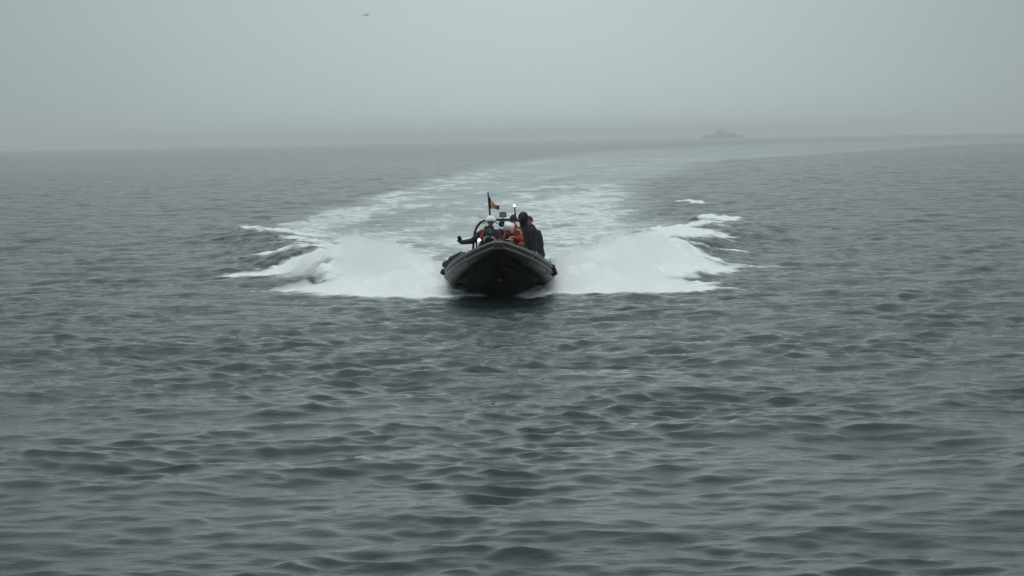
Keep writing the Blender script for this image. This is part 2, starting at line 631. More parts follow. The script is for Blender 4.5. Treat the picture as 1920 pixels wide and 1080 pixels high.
def mist(side, lab):
    """fine spray hanging over the thrown water: a closed lumpy body of mist"""
    sg = -1 if side == 'L' else 1
    xs_ = np.linspace(0.75, 8.0, 130) * sg + BOAT_X
    ys_ = np.linspace(54.6, 74, 200)
    gx, gy = np.meshgrid(xs_, ys_, indexing='ij')
    x, y = gx.ravel(), gy.ravel()
    lump = fbm(x * 0.8 + 31, y * 0.6, 3)
    fine = fbm(x * 2.3 + 7, y * 1.6, 3)
    pg = FOAM_L if side == 'L' else FOAM_R
    sd_ = poly_sd(x + 1.2 * (lump - 0.5), y, pg)
    e = 1.28 * ridge_h(x, y, side) * (0.55 + 0.8 * lump) * sstep(76, 66, y)
    e = e + 0.30 * sstep(-0.3, 1.6, sd_) * sstep(70, 62, y) * (0.4 + 1.2 * fine)
    e = e * sstep(0.78, 1.7, np.abs(x - BOAT_X)) * sstep(54.9, 56.3, y) * sstep(7.9, 6.6, np.abs(x - BOAT_X))
    rag = fbm(x * 2.6 + 3, y * 3.2 + 8, 3) - 0.5
    e = e * (1 + 0.9 * rag) - 0.14 + 0.14 * (fine - 0.5)
    z = np.maximum(e, -0.28)
    n = len(x)
    top = np.stack([x, y, z], -1)
    bot = np.stack([x, y, np.full(n, -0.5)], -1)
    a, b = gx.shape
    i_, j_ = np.meshgrid(np.arange(a - 1), np.arange(b - 1), indexing='ij')
    f = np.stack([i_ * b + j_, (i_ + 1) * b + j_, (i_ + 1) * b + j_ + 1, i_ * b + j_ + 1], -1).reshape(-1, 4)
    ring = [i * b for i in range(a)] + [(a - 1) * b + j for j in range(1, b)] + [i * b + b - 1 for i in range(a - 2, -1, -1)] + [j for j in range(b - 2, 0, -1)]
    sidef = [(p, p + n, q + n, q) for p, q in zip(ring, ring[1:] + ring[:1])]
    faces = np.concatenate([f, f[:, ::-1] + n, np.array(sidef)])
    if sg < 0:
        faces = faces[:, ::-1]
    o = mesh_np('spray', np.concatenate([top, bot]), faces, mim)
    tag(o, lab, 'spray', kind='stuff')
    return o


mist('L', 'white curtain of spray thrown left of the boat, under the outstretched arm')
mist('R', 'white curtain of spray thrown right of the boat, beside the black clad people')

# ------------------------------------------------------------------ the boat
tube_m = mat('tube_rubber', (0.030, 0.031, 0.031), rough=0.45, var=0.25, scale=3.0, bump=0.1, spec=0.35)
strake_m = mat('strake_rubber', (0.16, 0.157, 0.15), rough=0.5, var=0.3, scale=4.0)
hull_m = mat('hull_black', (0.004, 0.0055, 0.006), rough=0.7, var=0.3, scale=2.0, spec=0.06)
deck_m = mat('deck_grey', (0.07, 0.075, 0.08), rough=0.8, scale=20, bump=0.2)
metal_m = mat('frame_navy', (0.012, 0.016, 0.026), rough=0.4, spec=0.4)
seat_m = mat('seat_vinyl', (0.02, 0.022, 0.026), rough=0.6)
rope_m = mat('rope_grey', (0.35, 0.36, 0.36), rough=0.9)

BL, BOW_Y, BPITCH = 7.6, 53.5, R(5.0)
PIV = 4.0                     # pitch about this station; height 0 there = waterline


def B(s, x, z):               # boat station, offset, height -> world
    c, sn = math.cos(BPITCH), math.sin(BPITCH)
    ds = s - PIV
    return Vector((BOAT_X + x, BOW_Y + PIV + ds * c + z * sn * 0.0, z * c - ds * sn))


def half_beam(s):
    t = min(max(s / 3.4, 0), 1)
    return 1.205 * (1 - (1 - t) ** 1.8) ** 0.95


def tube_z(s):
    t = max(0, 1 - s / 3.2)
    return 0.43 + 0.60 * t ** 1.25


boat = empty('inflatable_boat', B(PIV, 0, 0))
tag(boat, 'black rigid inflatable boat racing straight towards the viewer with its bow raised', 'boat')

# tubes: port and starboard collars meeting at the bow
TRN = 20
stn = [0.0, .06, .15, .3, .5, .75, 1.0, 1.3, 1.6, 2.0, 2.5, 3.0, 3.6, 4.4, 5.2, 6.0, 6.8, 7.4, 7.75, 8.0]
TR = [.14, .15, .16, .17, .18, .19, .20, .21, .215, .215, .215, .215, .215, .215, .215, .215, .215, .215, .16, .07]
for sg in (-1, 1):
    m = MB()
    m.tube([B(s, sg * half_beam(s), tube_z(s)) for s in stn], TR, seg=24)
    m.build('tube', tube_m, boat)
    for up, hgt, rr in ((0.07, 1, 0.036), (-0.06, 2, 0.036)):
        m = MB()
        pts = [B(-math.sqrt(0.155 ** 2 - up ** 2) - 0.005, 0, tube_z(0) + up)]
        for s, r in zip(stn[:-2], TR):
            a_ = math.asin(up / r)
            hx = (half_beam(s + 0.05) - half_beam(max(s - 0.05, 0))) / (0.1 if s > 0.05 else 0.05 + s)
            nn = math.hypot(1, hx)
            pts.append(B(s - r * math.cos(a_) * hx / nn, sg * (half_beam(s) + r * math.cos(a_) / nn), tube_z(s) + up))
        m.tube(pts, rr, seg=8)
        m.build('rubbing_strake', strake_m, boat)
    # patch seams on the collar
    for s in (1.1, 2.3, 3.6, 5.0):
        m = MB()
        c0 = B(s, sg * half_beam(s), tube_z(s))
        c1 = B(s + 0.1, sg * half_beam(s + 0.1), tube_z(s + 0.1))
        m.tube([c0, c1], float(np.interp(s, stn, TR)) + 0.006, seg=24)
        m.build('seam_band', strake_m, boat)
    # lifeline in loops
    m = MB()
    pts = []
    for i in range(61):
        s = 1.2 + 5.4 * i / 60
        sag = 0.05 * abs(math.sin(i * math.pi / 10))
        a_ = R(48) - sag * 2
        pts.append(B(s, sg * (half_beam(s) + 0.236 * math.cos(a_)), tube_z(s) + 0.236 * math.sin(a_)))
    m.tube(pts, 0.012, seg=6)
    m.build('lifeline', rope_m, boat)
m = MB()
m.ell(B(0.0, 0, tube_z(0)), (0.155, 0.17, 0.155))
m.build('bow_cap', tube_m, boat)

# V hull under the collars
hs_ = [0.10, .25, .45, .7, 1.0, 1.35, 1.75, 2.2, 2.8, 3.5, 4.5, 5.5, 6.5, 7.3]


def keel_z(s):
    t = max(0, 1 - s / 2.6)
    return -0.30 + 1.02 * t ** 1.9


def chine_z(s):
    t = max(0, 1 - s / 3.0)
    return 0.13 + 0.60 * t ** 1.4


bm = bmesh.new()
rows = []
for s in hs_:
    hb = max(half_beam(s) - 0.03, 0.05)
    kz, cz, tz = keel_z(s), chine_z(s), tube_z(s) - 0.02
    flare = min(1, 0.55 + 0.45 * s / 2.5)
    row = []
    for sg in (-1, 1):
        half = [(hb * 0.98, tz), (hb * (0.68 + 0.12 * flare), cz + 0.03), (hb * (0.62 + 0.12 * flare), cz - 0.01),
                (hb * 0.50, kz + (cz - kz) * 0.56 + 0.012), (hb * 0.46, kz + (cz - kz) * 0.54 - 0.012), (hb * 0.04, kz + 0.01)]
        pts = [bm.verts.new(B(s, sg * x, z)) for x, z in half]
        row.append(pts)
    kv = bm.verts.new(B(s, 0, kz))
    rows.append(row[0] + [kv] + row[1][::-1])
for a, b in zip(rows[:-1], rows[1:]):
    for j in range(len(a) - 1):
        bm.faces.new((a[j], a[j + 1], b[j + 1], b[j]))
bm.faces.new(rows[0])
bm.faces.new(rows[-1][::-1])
hm_ = MB()
hm_.bm.free()
hm_.bm = bm
hm_.build('hull', hull_m, boat, shade=False)
# tow eye on the stem
m = MB()
m.tube([B(0.86 + 0.03 * math.cos(a), 0.028 * math.sin(a), keel_z(0.86) + 0.05 + 0.02 * math.cos(a)) - Vector((0, 0.04, 0)) for a in np.linspace(0, 6.28, 13)], 0.009, seg=6)
m.build('tow_eye', mat('steel', (0.5, 0.5, 0.5), rough=0.3, metal=1.0), boat)

# floor inside
bm = bmesh.new()
ed = [(s, max(half_beam(s) - 0.05, 0.04)) for s in (0.35, .6, 1.0, 1.5, 2.2, 3.0, 4.0, 5.0, 6.0, 7.28)]
lo = [bm.verts.new(B(s, -h, 0.24 + 0.28 * max(0, 1 - s / 2.6))) for s, h in ed]
ro = [bm.verts.new(B(s, h, 0.24 + 0.28 * max(0, 1 - s / 2.6))) for s, h in ed]
for i in range(len(ed) - 1):
    bm.faces.new((lo[i], ro[i], ro[i + 1], lo[i + 1]))
r_ = bmesh.ops.solidify(bm, geom=bm.faces[:], thickness=0.03)
fm_ = MB()
fm_.bm.free()
fm_.bm = bm
fm_.build('floor_board', deck_m, boat, shade=False)
m = MB()
m.box(B(7.32, 0, 0.32), (2.0, 0.07, 0.55), bev=0.015)
m.build('transom', hull_m, boat)

# steering console, seats, roll bar, mast light, frame, flag
YC = 58.9


def floor_z(Yw):
    return B(Yw - BOW_Y, 0, 0.255)[2]


cx = P(938, 450, YC)[0]
m = MB()
fz = floor_z(YC)
m.box((cx, YC, fz + 0.42), (0.66, 0.42, 0.86), bev=0.04)
m.build('console', mat('console_grey', (0.10, 0.105, 0.11), rough=0.5), boat)


def jockey(px, Yw, h=0.62):
    x = P(px, 470, Yw)[0]
    z = floor_z(Yw)
    m = MB()
    m.box((x, Yw, z + (h - 0.12) / 2), (0.26, 0.55, h - 0.12), bev=0.04)
    m.build('seat_base', deck_m, boat)
    m = MB()
    m.box((x, Yw + 0.02, z + h - 0.06), (0.34, 0.66, 0.13), bev=0.05)
    m.build('seat_cushion', seat_m, boat)


# roll bar (arch of navy tube)
YA = 60.2
arch_px = [(887, 475), (888, 450), (890, 436), (894, 426), (900, 418), (907, 414), (915, 412.5), (940, 412), (962, 412), (972, 413), (980, 417), (986, 425), (989, 436), (990, 455), (991, 475)]
pts = [P(a, b, YA) for a, b in arch_px]
pts = [Vector((pts[0][0], YA, floor_z(YA) + 0.02))] + pts + [Vector((pts[-1][0], YA, floor_z(YA) + 0.02))]
m = MB()
m.tube(pts, 0.034, seg=12)
m.build('roll_bar', metal_m, boat)
m = MB()
p0 = P(893, 430, YA)
m.tube([p0, Vector((p0[0] - 0.02, YA + 1.0, floor_z(YA + 1) + 0.02))], 0.024, seg=10)
m.build('roll_bar_stay', metal_m, boat)
m = MB()
p0 = P(986, 430, YA)
m.tube([p0, Vector((p0[0] + 0.02, YA + 1.0, floor_z(YA + 1) + 0.02))], 0.024, seg=10)
m.build('roll_bar_stay', metal_m, boat)
# mast with the white all round light
m = MB()
m.tube([P(966.5, 413, YA), P(966, 400, YA), P(965, 388.5, YA)], [0.026, 0.024, 0.020], seg=10)
mast = m.build('light_mast', metal_m, boat)
lamp_m = mat('lamp_white', (0.9, 0.9, 0.9), emit=(1.0, 1.0, 0.96), estr=2.5, var=0.0)
m = MB()
m.cone(P(964.4, 386.4, YA), P(964.2, 385.2, YA), 0.032, 0.032)
m.build('lamp', lamp_m, mast)
m = MB()
m.tube([P(965, 389.0, YA), P(964.9, 388.0, YA)], 0.042, seg=12)
m.build('lamp_collar', metal_m, mast)
# small square frame standing on the bar
fr_m = mat('frame_grey', (0.09, 0.10, 0.11), rough=0.5)
c = P(943, 402.5, YA)
m = MB()
w2, h2, th = 0.080, 0.055, 0.035
for dx_, dz_, wx_, wz_ in ((0, h2, 2 * w2 + th, th), (0, -h2, 2 * w2 + th, th), (-w2, 0, th, 2 * h2 - th), (w2, 0, th, 2 * h2 - th)):
    m.box((c[0] + dx_, YA, c[2] + dz_), (wx_, 0.07, wz_), bev=0.008)
sq = m.build('floodlight', fr_m, boat)
m = MB()
m.box((c[0], YA + 0.005, c[2]), (2 * w2 - th - 0.004, 0.03, 2 * h2 - th - 0.004))
m.build('lens', mat('lens_pale', (0.62, 0.65, 0.66), rough=0.15, var=0.25, scale=20), sq)
m = MB()
m.tube([(c[0], YA, c[2] - h2 - th / 2), (c[0], YA, P(943, 412, YA)[2] + 0.02)], 0.014, seg=8)
m.build('bracket', fr_m, sq)
# flag staff: rises from the bar's back corner
m = MB()
YF = 60.9
m.tube([P(920, 425, YF), P(918.6, 402, YF), P(915, 360.5, YF)], [0.028, 0.027, 0.022], seg=10)
staff = m.build('flag_staff', metal_m, boat)
m = MB()
m.tube([P(920, 424, YF), P(920, 424, YF) + Vector((0, -0.62, 0.10))], 0.022, seg=8)
m.build('staff_clamp', metal_m, staff)
# tricolour: three panels of cloth hanging in folds
flag_m = [mat('flag_blue', (0.012, 0.022, 0.075), rough=0.9, scale=30), mat('flag_white', (0.75, 0.78, 0.80), rough=0.9, scale=30), mat('flag_orange', (0.78, 0.36, 0.09), rough=0.9, scale=30, var=0.3), mat('flag_red', (0.40, 0.07, 0.03), rough=0.9, scale=30, var=0.3)]
top = [(915.6, 364), (918.2, 369.5), (921.5, 375), (925, 380), (929, 384), (933, 385), (937, 385.5)]
bot = [(918.0, 391), (920.4, 391.5), (922.5, 391), (925, 391), (928.5, 391.5), (932.5, 393), (935.5, 393.5)]
for k, (ua, ub) in enumerate(((0, 1.3), (1.3, 2.7), (2.7, 4.9), (4.9, 6.0))):
    bm = bmesh.new()
    grid = []
    n_u, n_v = 5, 7
    for i in range(n_u):
        u = ua + (ub - ua) * i / (n_u - 1)
        a = min(int(u), 5)
        fr = u - a
        tx = top[a][0] + (top[a + 1][0] - top[a][0]) * fr, top[a][1] + (top[a + 1][1] - top[a][1]) * fr
        bx_ = bot[a][0] + (bot[a + 1][0] - bot[a][0]) * fr, bot[a][1] + (bot[a + 1][1] - bot[a][1]) * fr
        col_ = []
        for j in range(n_v):
            v = j / (n_v - 1)
            px_ = tx[0] + (bx_[0] - tx[0]) * v
            py_ = tx[1] + (bx_[1] - tx[1]) * v
            dy = 0.07 * math.sin(u * 2.6 + v * 1.5) * (u / 6 + 0.15)
            col_.append(bm.verts.new(P(px_, py_, YF) + Vector((0, dy, 0))))
        grid.append(col_)
    for i in range(n_u - 1):
        for j in range(n_v - 1):
            bm.faces.new((grid[i][j], grid[i + 1][j], grid[i + 1][j + 1], grid[i][j + 1]))
    bmesh.ops.solidify(bm, geom=bm.faces[:], thickness=0.006)
    q = MB()
    q.bm.free()
    q.bm = bm
    fo_ = q.build('flag_panel', flag_m[k], staff)
    fo_['label'] = ('dark blue', 'pale', 'orange', 'dark red')[k] + ' stripe of the flag'
# outboard engine behind the transom
eng = MB()
eb = B(7.75, 0, 0.62)
eng.box(eb + Vector((0, 0, 0.05)), (0.42, 0.55, 0.50), bev=0.1)
e_o = eng.build('engine_cowling', hull_m, boat)
m = MB()
m.box(eb + Vector((0, 0.02, -0.62)), (0.13, 0.30, 0.90), bev=0.03)
m.build('engine_leg', hull_m, boat)

# fenders hanging along the collars
fend_m = mat('fender_black', (0.010, 0.013, 0.018), rough=0.55, spec=0.3)


def fender(name, pts, r, label):
    c0 = (pts[0] + pts[-1]) / 2
    e = empty(name, c0 - Vector((0, 0, r)))
    m = MB()
    m.tube(pts, [r * .35] + [r] * (len(pts) - 2) + [r * .35] if len(pts) > 3 else r, seg=14)
    m.build('body', fend_m, e)
    m = MB()
    m.tube([pts[0] + (pts[0] - pts[1]).normalized() * 0.10 + Vector((0, 0, .05)), pts[0]], 0.018, seg=8)
    m.build('lanyard', rope_m, e)
    tag(e, label, 'fender', 'fenders slung along the boat')


def fpts(a, b, n=6):
    a, b = Vector(a), Vector(b)
    d = (b - a)
    return [a, a + d * 0.10] + [a + d * (0.1 + 0.8 * i / (n - 1)) for i in range(1, n - 1)] + [a + d * 0.90, b]


fender('fender', fpts(P(868, 478.5, 55.95), P(845, 490, 56.5)), 0.115, 'fat black fender lying on the left collar, nearer the bow')
fender('fender', fpts(P(856, 487, 56.5), P(833, 498, 57.1)), 0.10, 'black fender lying on the left collar behind a fatter one')
fender('fender', fpts(P(834, 505, 56.9), P(829, 515, 56.9)), 0.075, 'small round black fender hanging outside the left collar')
fender('fender', fpts(P(1033, 496, 56.25), P(1041, 517, 56.25)), 0.085, 'blue black fender hanging upright outside the right collar')

# ------------------------------------------------------------------ people
skin_m = mat('skin', (0.30, 0.17, 0.12), rough=0.55, var=0.1)
eye_m = mat('eye_dark', (0.02, 0.015, 0.012), rough=0.2)
lip_m = mat('lips', (0.24, 0.09, 0.075), rough=0.5)


def frame_from(fwd, up=Vector((0, 0, 1))):
    fwd = Vector(fwd).normalized()
    x = fwd.cross(up).normalized()
    z = x.cross(fwd)
    return Matrix((x, fwd, z)).transposed()     # local x right, y forward, z up


def hand_shape(m, wrist, dirv, palm_n, grow=0.0, curl=0.5):
    d = Vector(dirv).normalized()
    nrm = Vector(palm_n)
    nrm = (nrm - d * nrm.dot(d)).normalized()
    side = d.cross(nrm).normalized()
    w_ = Vector(wrist)
    for k in range(4):
        o = (k - 1.5) * 0.021
        base = w_ + d * 0.088 + side * o
        m.cone(w_ + side * o * 0.6 + d * 0.01, base, 0.017 + grow, 0.0135 + grow, seg=8, rings=2)
        ln = (0.066, 0.080, 0.075, 0.058)[k]
        d1 = (d * math.cos(curl * 0.8) + nrm * math.sin(curl * 0.8)).normalized()
        d2 = (d * math.cos(curl * 1.9) + nrm * math.sin(curl * 1.9)).normalized()
        k1 = base + d1 * ln * 0.55
        m.cone(base, k1, 0.0105 + grow, 0.0095 + grow, seg=8, rings=2)
        m.cone(k1, k1 + d2 * ln * 0.5, 0.0095 + grow, 0.008 + grow, seg=8, rings=2)
    tb = w_ + d * 0.028 - side * 0.026
    t1 = tb + (d * 0.55 - side * 0.85 + nrm * 0.25).normalized() * 0.042
    m.cone(w_ + d * 0.02 - side * 0.012, tb, 0.016 + grow, 0.014 + grow, seg=8, rings=2)
    m.cone(tb, t1, 0.0135 + grow, 0.011 + grow, seg=8, rings=2)
    m.cone(t1, t1 + (d * 0.85 - side * 0.35 + nrm * 0.3).normalized() * 0.032, 0.011 + grow, 0.009 + grow, seg=8, rings=2)


def person(label, j, face, jacket, trousers, boots, gloves=(None, None), hand_dirs=None, bulk=0.038, mitt=0.006):
    """j: joints in world space. face: direction the head looks"""
    base = (j['foot_l'] + j['foot_r']) / 2
    root = empty('person', base)
    tag(root, label, 'person')
    H = frame_from(face)
    hc = j['head']
    chin = hc + H @ Vector((0, 0.045, -0.105))
    m = MB()
    # head
    m.ell(hc + H @ Vector((0, -0.012, 0.025)), (0.076, 0.096, 0.094), H)
    m.ell(hc + H @ Vector((0, 0.022, -0.045)), (0.060, 0.070, 0.080), H)
    m.ell(chin, (0.030, 0.026, 0.024), H, 2)
    m.cone(hc + H @ Vector((0, 0.088, 0.012)), hc + H @ Vector((0, 0.110, -0.030)), 0.010, 0.015, seg=8, rings=3)
    m.ell(hc + H @ Vector((0, 0.078, 0.032)), (0.052, 0.018, 0.012), H, 2)
    for sg in (-1, 1):
        m.ell(hc + H @ Vector((sg * 0.079, -0.005, -0.01)), (0.012, 0.022, 0.032), H, 2)
        m.ell(hc + H @ Vector((sg * 0.045, 0.058, -0.022)), (0.022, 0.022, 0.020), H, 2)
    # trunk
    m.cone(hc + H @ Vector((0, -0.02, -0.05)), j['neck'], 0.056, 0.060)
    m.cone(j['neck'], j['chest'], 0.065, 0.125)
    mid = (j['chest'] + j['pelvis']) / 2
    shx = (j['sh_r'] - j['sh_l']).normalized()
    for sg in (-1, 1):
        m.cone(j['chest'] + shx * sg * 0.055, mid + shx * sg * 0.045, 0.118, 0.108)
        m.cone(mid + shx * sg * 0.045, j['pelvis'] + shx * sg * 0.055, 0.108, 0.118)
    for sd_ in ('l', 'r'):
        m.cone(j['chest'] + Vector((0, 0, 0.05)), j['sh_' + sd_], 0.075, 0.062)
        m.cone(j['sh_' + sd_], j['el_' + sd_], 0.056, 0.042)
        m.cone(j['el_' + sd_], j['wr_' + sd_], 0.043, 0.029)
        m.cone(j['pelvis'], j['hip_' + sd_], 0.10, 0.095)
        m.cone(j['hip_' + sd_], j['kn_' + sd_], 0.090, 0.060)
        m.cone(j['kn_' + sd_], j['foot_' + sd_] + Vector((0, 0, 0.10)), 0.058, 0.038)
        fd = j.get('toe_' + sd_, Vector((0, -1, 0)))
        m.cone(j['foot_' + sd_] + Vector((0, 0, 0.045)), j['foot_' + sd_] + fd * 0.17 + Vector((0, 0, 0.03)), 0.042, 0.03)
        fdir = (j['wr_' + sd_] - j['el_' + sd_]).normalized()
        hd, pn, cu = (hand_dirs or {}).get(sd_, (fdir, Vector((0, 0, -1)) if abs(fdir.z) < .8 else Vector((0, 1, 0)), 0.5))
        hand_shape(m, j['wr_' + sd_], hd, pn, 0.0, cu)
    m.build('body', skin_m, root, voxel=0.009, smooth=3)
    # eyes, mouth
    for sg in (-1, 1):
        e = MB()
        e.ell(hc + H @ Vector((sg * 0.031, 0.077, 0.008)), (0.013, 0.010, 0.008), H, 2)
        e.build('eye', eye_m, root)
    e = MB()
    e.ell(hc + H @ Vector((0, 0.088, -0.072)), (0.024, 0.010, 0.007), H, 2)
    e.build('mouth', lip_m, root)
    # jacket
    b = bulk
    m = MB()
    m.cone(j['neck'] + Vector((0, 0, 0.005)), j['chest'], 0.075 + b, 0.125 + b)
    for sg in (-1, 1):
        m.cone(j['chest'] + shx * sg * 0.055, mid + shx * sg * 0.045, 0.118 + b, 0.112 + b)
        m.cone(mid + shx * sg * 0.045, j['pelvis'] + shx * sg * 0.055, 0.112 + b, 0.122 + b)
    for sd_ in ('l', 'r'):
        m.cone(j['chest'] + Vector((0, 0, 0.05)), j['sh_' + sd_], 0.080 + b, 0.064 + b)
        m.cone(j['sh_' + sd_], j['el_' + sd_], 0.060 + b, 0.050 + b * .8)
        m.cone(j['el_' + sd_], j['wr_' + sd_] + (j['el_' + sd_] - j['wr_' + sd_]).normalized() * 0.02, 0.050 + b * .8, 0.036 + b * .5)
    m.build('jacket', jacket, root, voxel=0.017, smooth=3, wrinkle=0.007)
    m = MB()
    for sd_ in ('l', 'r'):
        m.cone(j['pelvis'], j['hip_' + sd_], 0.118 + b * .6, 0.108 + b * .6)
        m.cone(j['hip_' + sd_], j['kn_' + sd_], 0.100 + b * .6, 0.072 + b * .6)
        m.cone(j['kn_' + sd_], j['foot_' + sd_] + Vector((0, 0, 0.14)), 0.070 + b * .6, 0.056 + b * .6)
    m.build('trousers', trousers, root, voxel=0.018, smooth=3, wrinkle=0.006)
    for sd_ in ('l', 'r'):
        m = MB()
        fd = j.get('toe_' + sd_, Vector((0, -1, 0)))
        f0 = j['foot_' + sd_]
        m.cone(f0 + Vector((0, 0, 0.16)), f0 + Vector((0, 0, 0.055)), 0.054, 0.055)
        m.cone(f0 + Vector((0, 0, 0.052)), f0 + fd * 0.18 + Vector((0, 0, 0.042)), 0.052, 0.042)
        m.build('boot', boots, root, voxel=0.014)
    for sd_, g in zip(('l', 'r'), gloves):
        if g:
            m = MB()
            fdir = (j['wr_' + sd_] - j['el_' + sd_]).normalized()
            hd, pn, cu = (hand_dirs or {}).get(sd_, (fdir, Vector((0, 0, -1)) if abs(fdir.z) < .8 else Vector((0, 1, 0)), 0.5))
            hand_shape(m, j['wr_' + sd_], hd, pn, mitt, cu)
            m.cone(j['wr_' + sd_] - fdir * 0.05, j['wr_' + sd_] + fdir * 0.02, 0.042, 0.036)
            m.build('glove', g, root, voxel=0.009, smooth=2)
    return root, H


def cap_dome(root, hc, H, matl, name='beanie', r=(0.098, 0.112, 0.112), cut=0.0, off=(0, -0.012, 0.022), thick=0.012, tilt=0.0):
    """half shell over the skull, open below"""
    bm = bmesh.new()
    bmesh.ops.create_icosphere(bm, subdivisions=4, radius=1.0)
    M3 = Matrix.Rotation(tilt, 3, 'X')
    bmesh.ops.bisect_plane(bm, geom=bm.verts[:] + bm.edges[:] + bm.faces[:], plane_co=(0, 0, cut), plane_no=M3 @ Vector((0, 0, 1)), clear_inner=True)
    for v in bm.verts:
        q = Vector((v.co.x * r[0], v.co.y * r[1], v.co.z * r[2])) + Vector(off)
        v.co = hc + H @ q
    bmesh.ops.solidify(bm, geom=bm.faces[:], thickness=-thick)
    q = MB()
    q.bm.free()
    q.bm = bm
    return q.build(name, matl, root)


def hood(root, hc, H, matl, neck, name='hood', scale=1.0):
    bm = bmesh.new()
    bmesh.ops.create_icosphere(bm, subdivisions=4, radius=1.0)
    # open at the face
    bmesh.ops.bisect_plane(bm, geom=bm.verts[:] + bm.edges[:] + bm.faces[:], plane_co=(0, 0.72, 0), plane_no=Vector((0, -1, 0.12)).normalized(), clear_inner=True)
    for v in bm.verts:
        q = Vector((v.co.x * 0.118, v.co.y * 0.135 - 0.01, v.co.z * 0.150 + 0.0)) * scale
        v.co = hc + H @ q
    bmesh.ops.solidify(bm, geom=bm.faces[:], thickness=-0.014)
    q = MB()
    q.bm.free()
    q.bm = bm
    return q.build(name, matl, root)


def stand(px, py_pelvis, Yw, spread=0.13, toe=(0, -1, 0), knee_fwd=0.16):
    """legs of a braced standing or straddling figure down to the floor"""
    pel = P(px, py_pelvis, Yw)
    fz_ = floor_z(Yw) + 0.012
    d = {'pelvis': pel, 'hip_l': pel + Vector((-0.085, 0, -0.05)), 'hip_r': pel + Vector((0.085, 0, -0.05))}
    for sg, k in ((-1, 'l'), (1, 'r')):
        d['kn_' + k] = Vector((pel.x + sg * spread * 1.05, pel.y - knee_fwd, (pel.z - 0.05 + fz_) * 0.5 + 0.03))
        d['foot_' + k] = Vector((pel.x + sg * spread, pel.y - 0.02, fz_))
        d['toe_' + k] = Vector(toe).normalized()
    return d


m_dark = mat('cloth_black', (0.012, 0.015, 0.017), rough=0.75, var=0.3, bump=0.3)
m_navy = mat('cloth_navy', (0.014, 0.017, 0.030), rough=0.8, var=0.3, bump=0.3)
m_green = mat('cloth_dark_green', (0.018, 0.028, 0.026), rough=0.75, var=0.3, bump=0.3)
m_brown = mat('cloth_brown', (0.040, 0.028, 0.027), rough=0.8, var=0.25, bump=0.3)
m_greyc = mat('cloth_charcoal', (0.045, 0.045, 0.048), rough=0.8, var=0.25, bump=0.3)
m_orange = mat('suit_orange', (0.29, 0.042, 0.022), rough=0.6, var=0.25, bump=0.2)
m_white = mat('cloth_white', (0.80, 0.83, 0.84), rough=0.7, var=0.08)
m_teal = mat('knit_teal', (0.010, 0.050, 0.062), rough=0.9, var=0.3, scale=40, bump=0.4)
m_tape = mat('tape_silver', (0.55, 0.55, 0.55), rough=0.4)
m_boot = mat('boot_rubber', (0.012, 0.012, 0.013), rough=0.5)

# 1: white cap, arm stretched out to the left
Y1 = 57.7
j = stand(919, 479, Y1)
j.update(head=P(920, 417.5, Y1), neck=P(919, 430, Y1), chest=P(919, 442, Y1), sh_l=P(905, 436.5, Y1 - 0.02), el_l=P(885.5, 452, Y1 - 0.04), wr_l=P(864.5, 454.5, Y1 - 0.12),
         sh_r=P(933, 436.5, Y1), el_r=P(938, 456, Y1 - 0.12), wr_r=P(925, 463, Y1 - 0.28))
root, H = person('person in white cap stretching a black gloved hand far out to the left', j, (0.03, -1, -0.06), m_brown, m_green, m_boot,
                 gloves=(m_dark, m_dark), hand_dirs={'l': (Vector((-0.35, -0.05, 0.9)), Vector((0.3, -1, 0)), 0.25), 'r': (Vector((-0.6, -0.6, 0)), Vector((0, 0, -1)), 0.9)}, mitt=0.014)
cap_dome(root, j['head'], H, m_white, 'cap', r=(0.148, 0.150, 0.128), cut=0.02, off=(0, -0.008, 0.050))
for sg in (1, -1):
    m = MB()
    pts = [P(920 + sg * 7.5, 415, Y1 + 0.03), P(920 + sg * 10.5, 417, Y1 + .05), P(920 - 15 if sg < 0 else 934, 419.5, Y1 + .08)]
    m.cone(pts[0], pts[1], 0.028, 0.025).cone(pts[1], pts[2], 0.026, 0.02)
    m.build('neck_flap', m_white, root, voxel=0.012)
m = MB()   # sleeve of the outstretched arm is dark green oilskin
m.cone(j['sh_l'], j['el_l'], 0.098, 0.085)
m.cone(j['el_l'], j['wr_l'] + Vector((0.02, 0, 0)), 0.085, 0.062)
m.build('oilskin_sleeve', m_green, root, voxel=0.016, wrinkle=0.008)
m = MB()
m.cone(P(907, 431, Y1 - 0.13), P(902.5, 445, Y1 - 0.20), 0.036, 0.046)
m.cone(P(902.5, 445, Y1 - 0.20), P(901, 451, Y1 - 0.20), 0.046, 0.04)
m.cone(P(907, 431, Y1 - 0.13), P(911, 425, Y1 + 0.08), 0.036, 0.034)
vest = m.build('life_vest', m_orange, root, voxel=0.013)
m = MB()
m.ell(P(905.5, 430, Y1 - 0.185), (0.026, 0.012, 0.016))
m.build('buckle', m_tape, vest)
m = MB()
m.cone(P(893, 433, Y1 - 0.06), P(893.5, 437, Y1 - 0.06), 0.016, 0.014)
m.build('reflective_patch', m_tape, root)

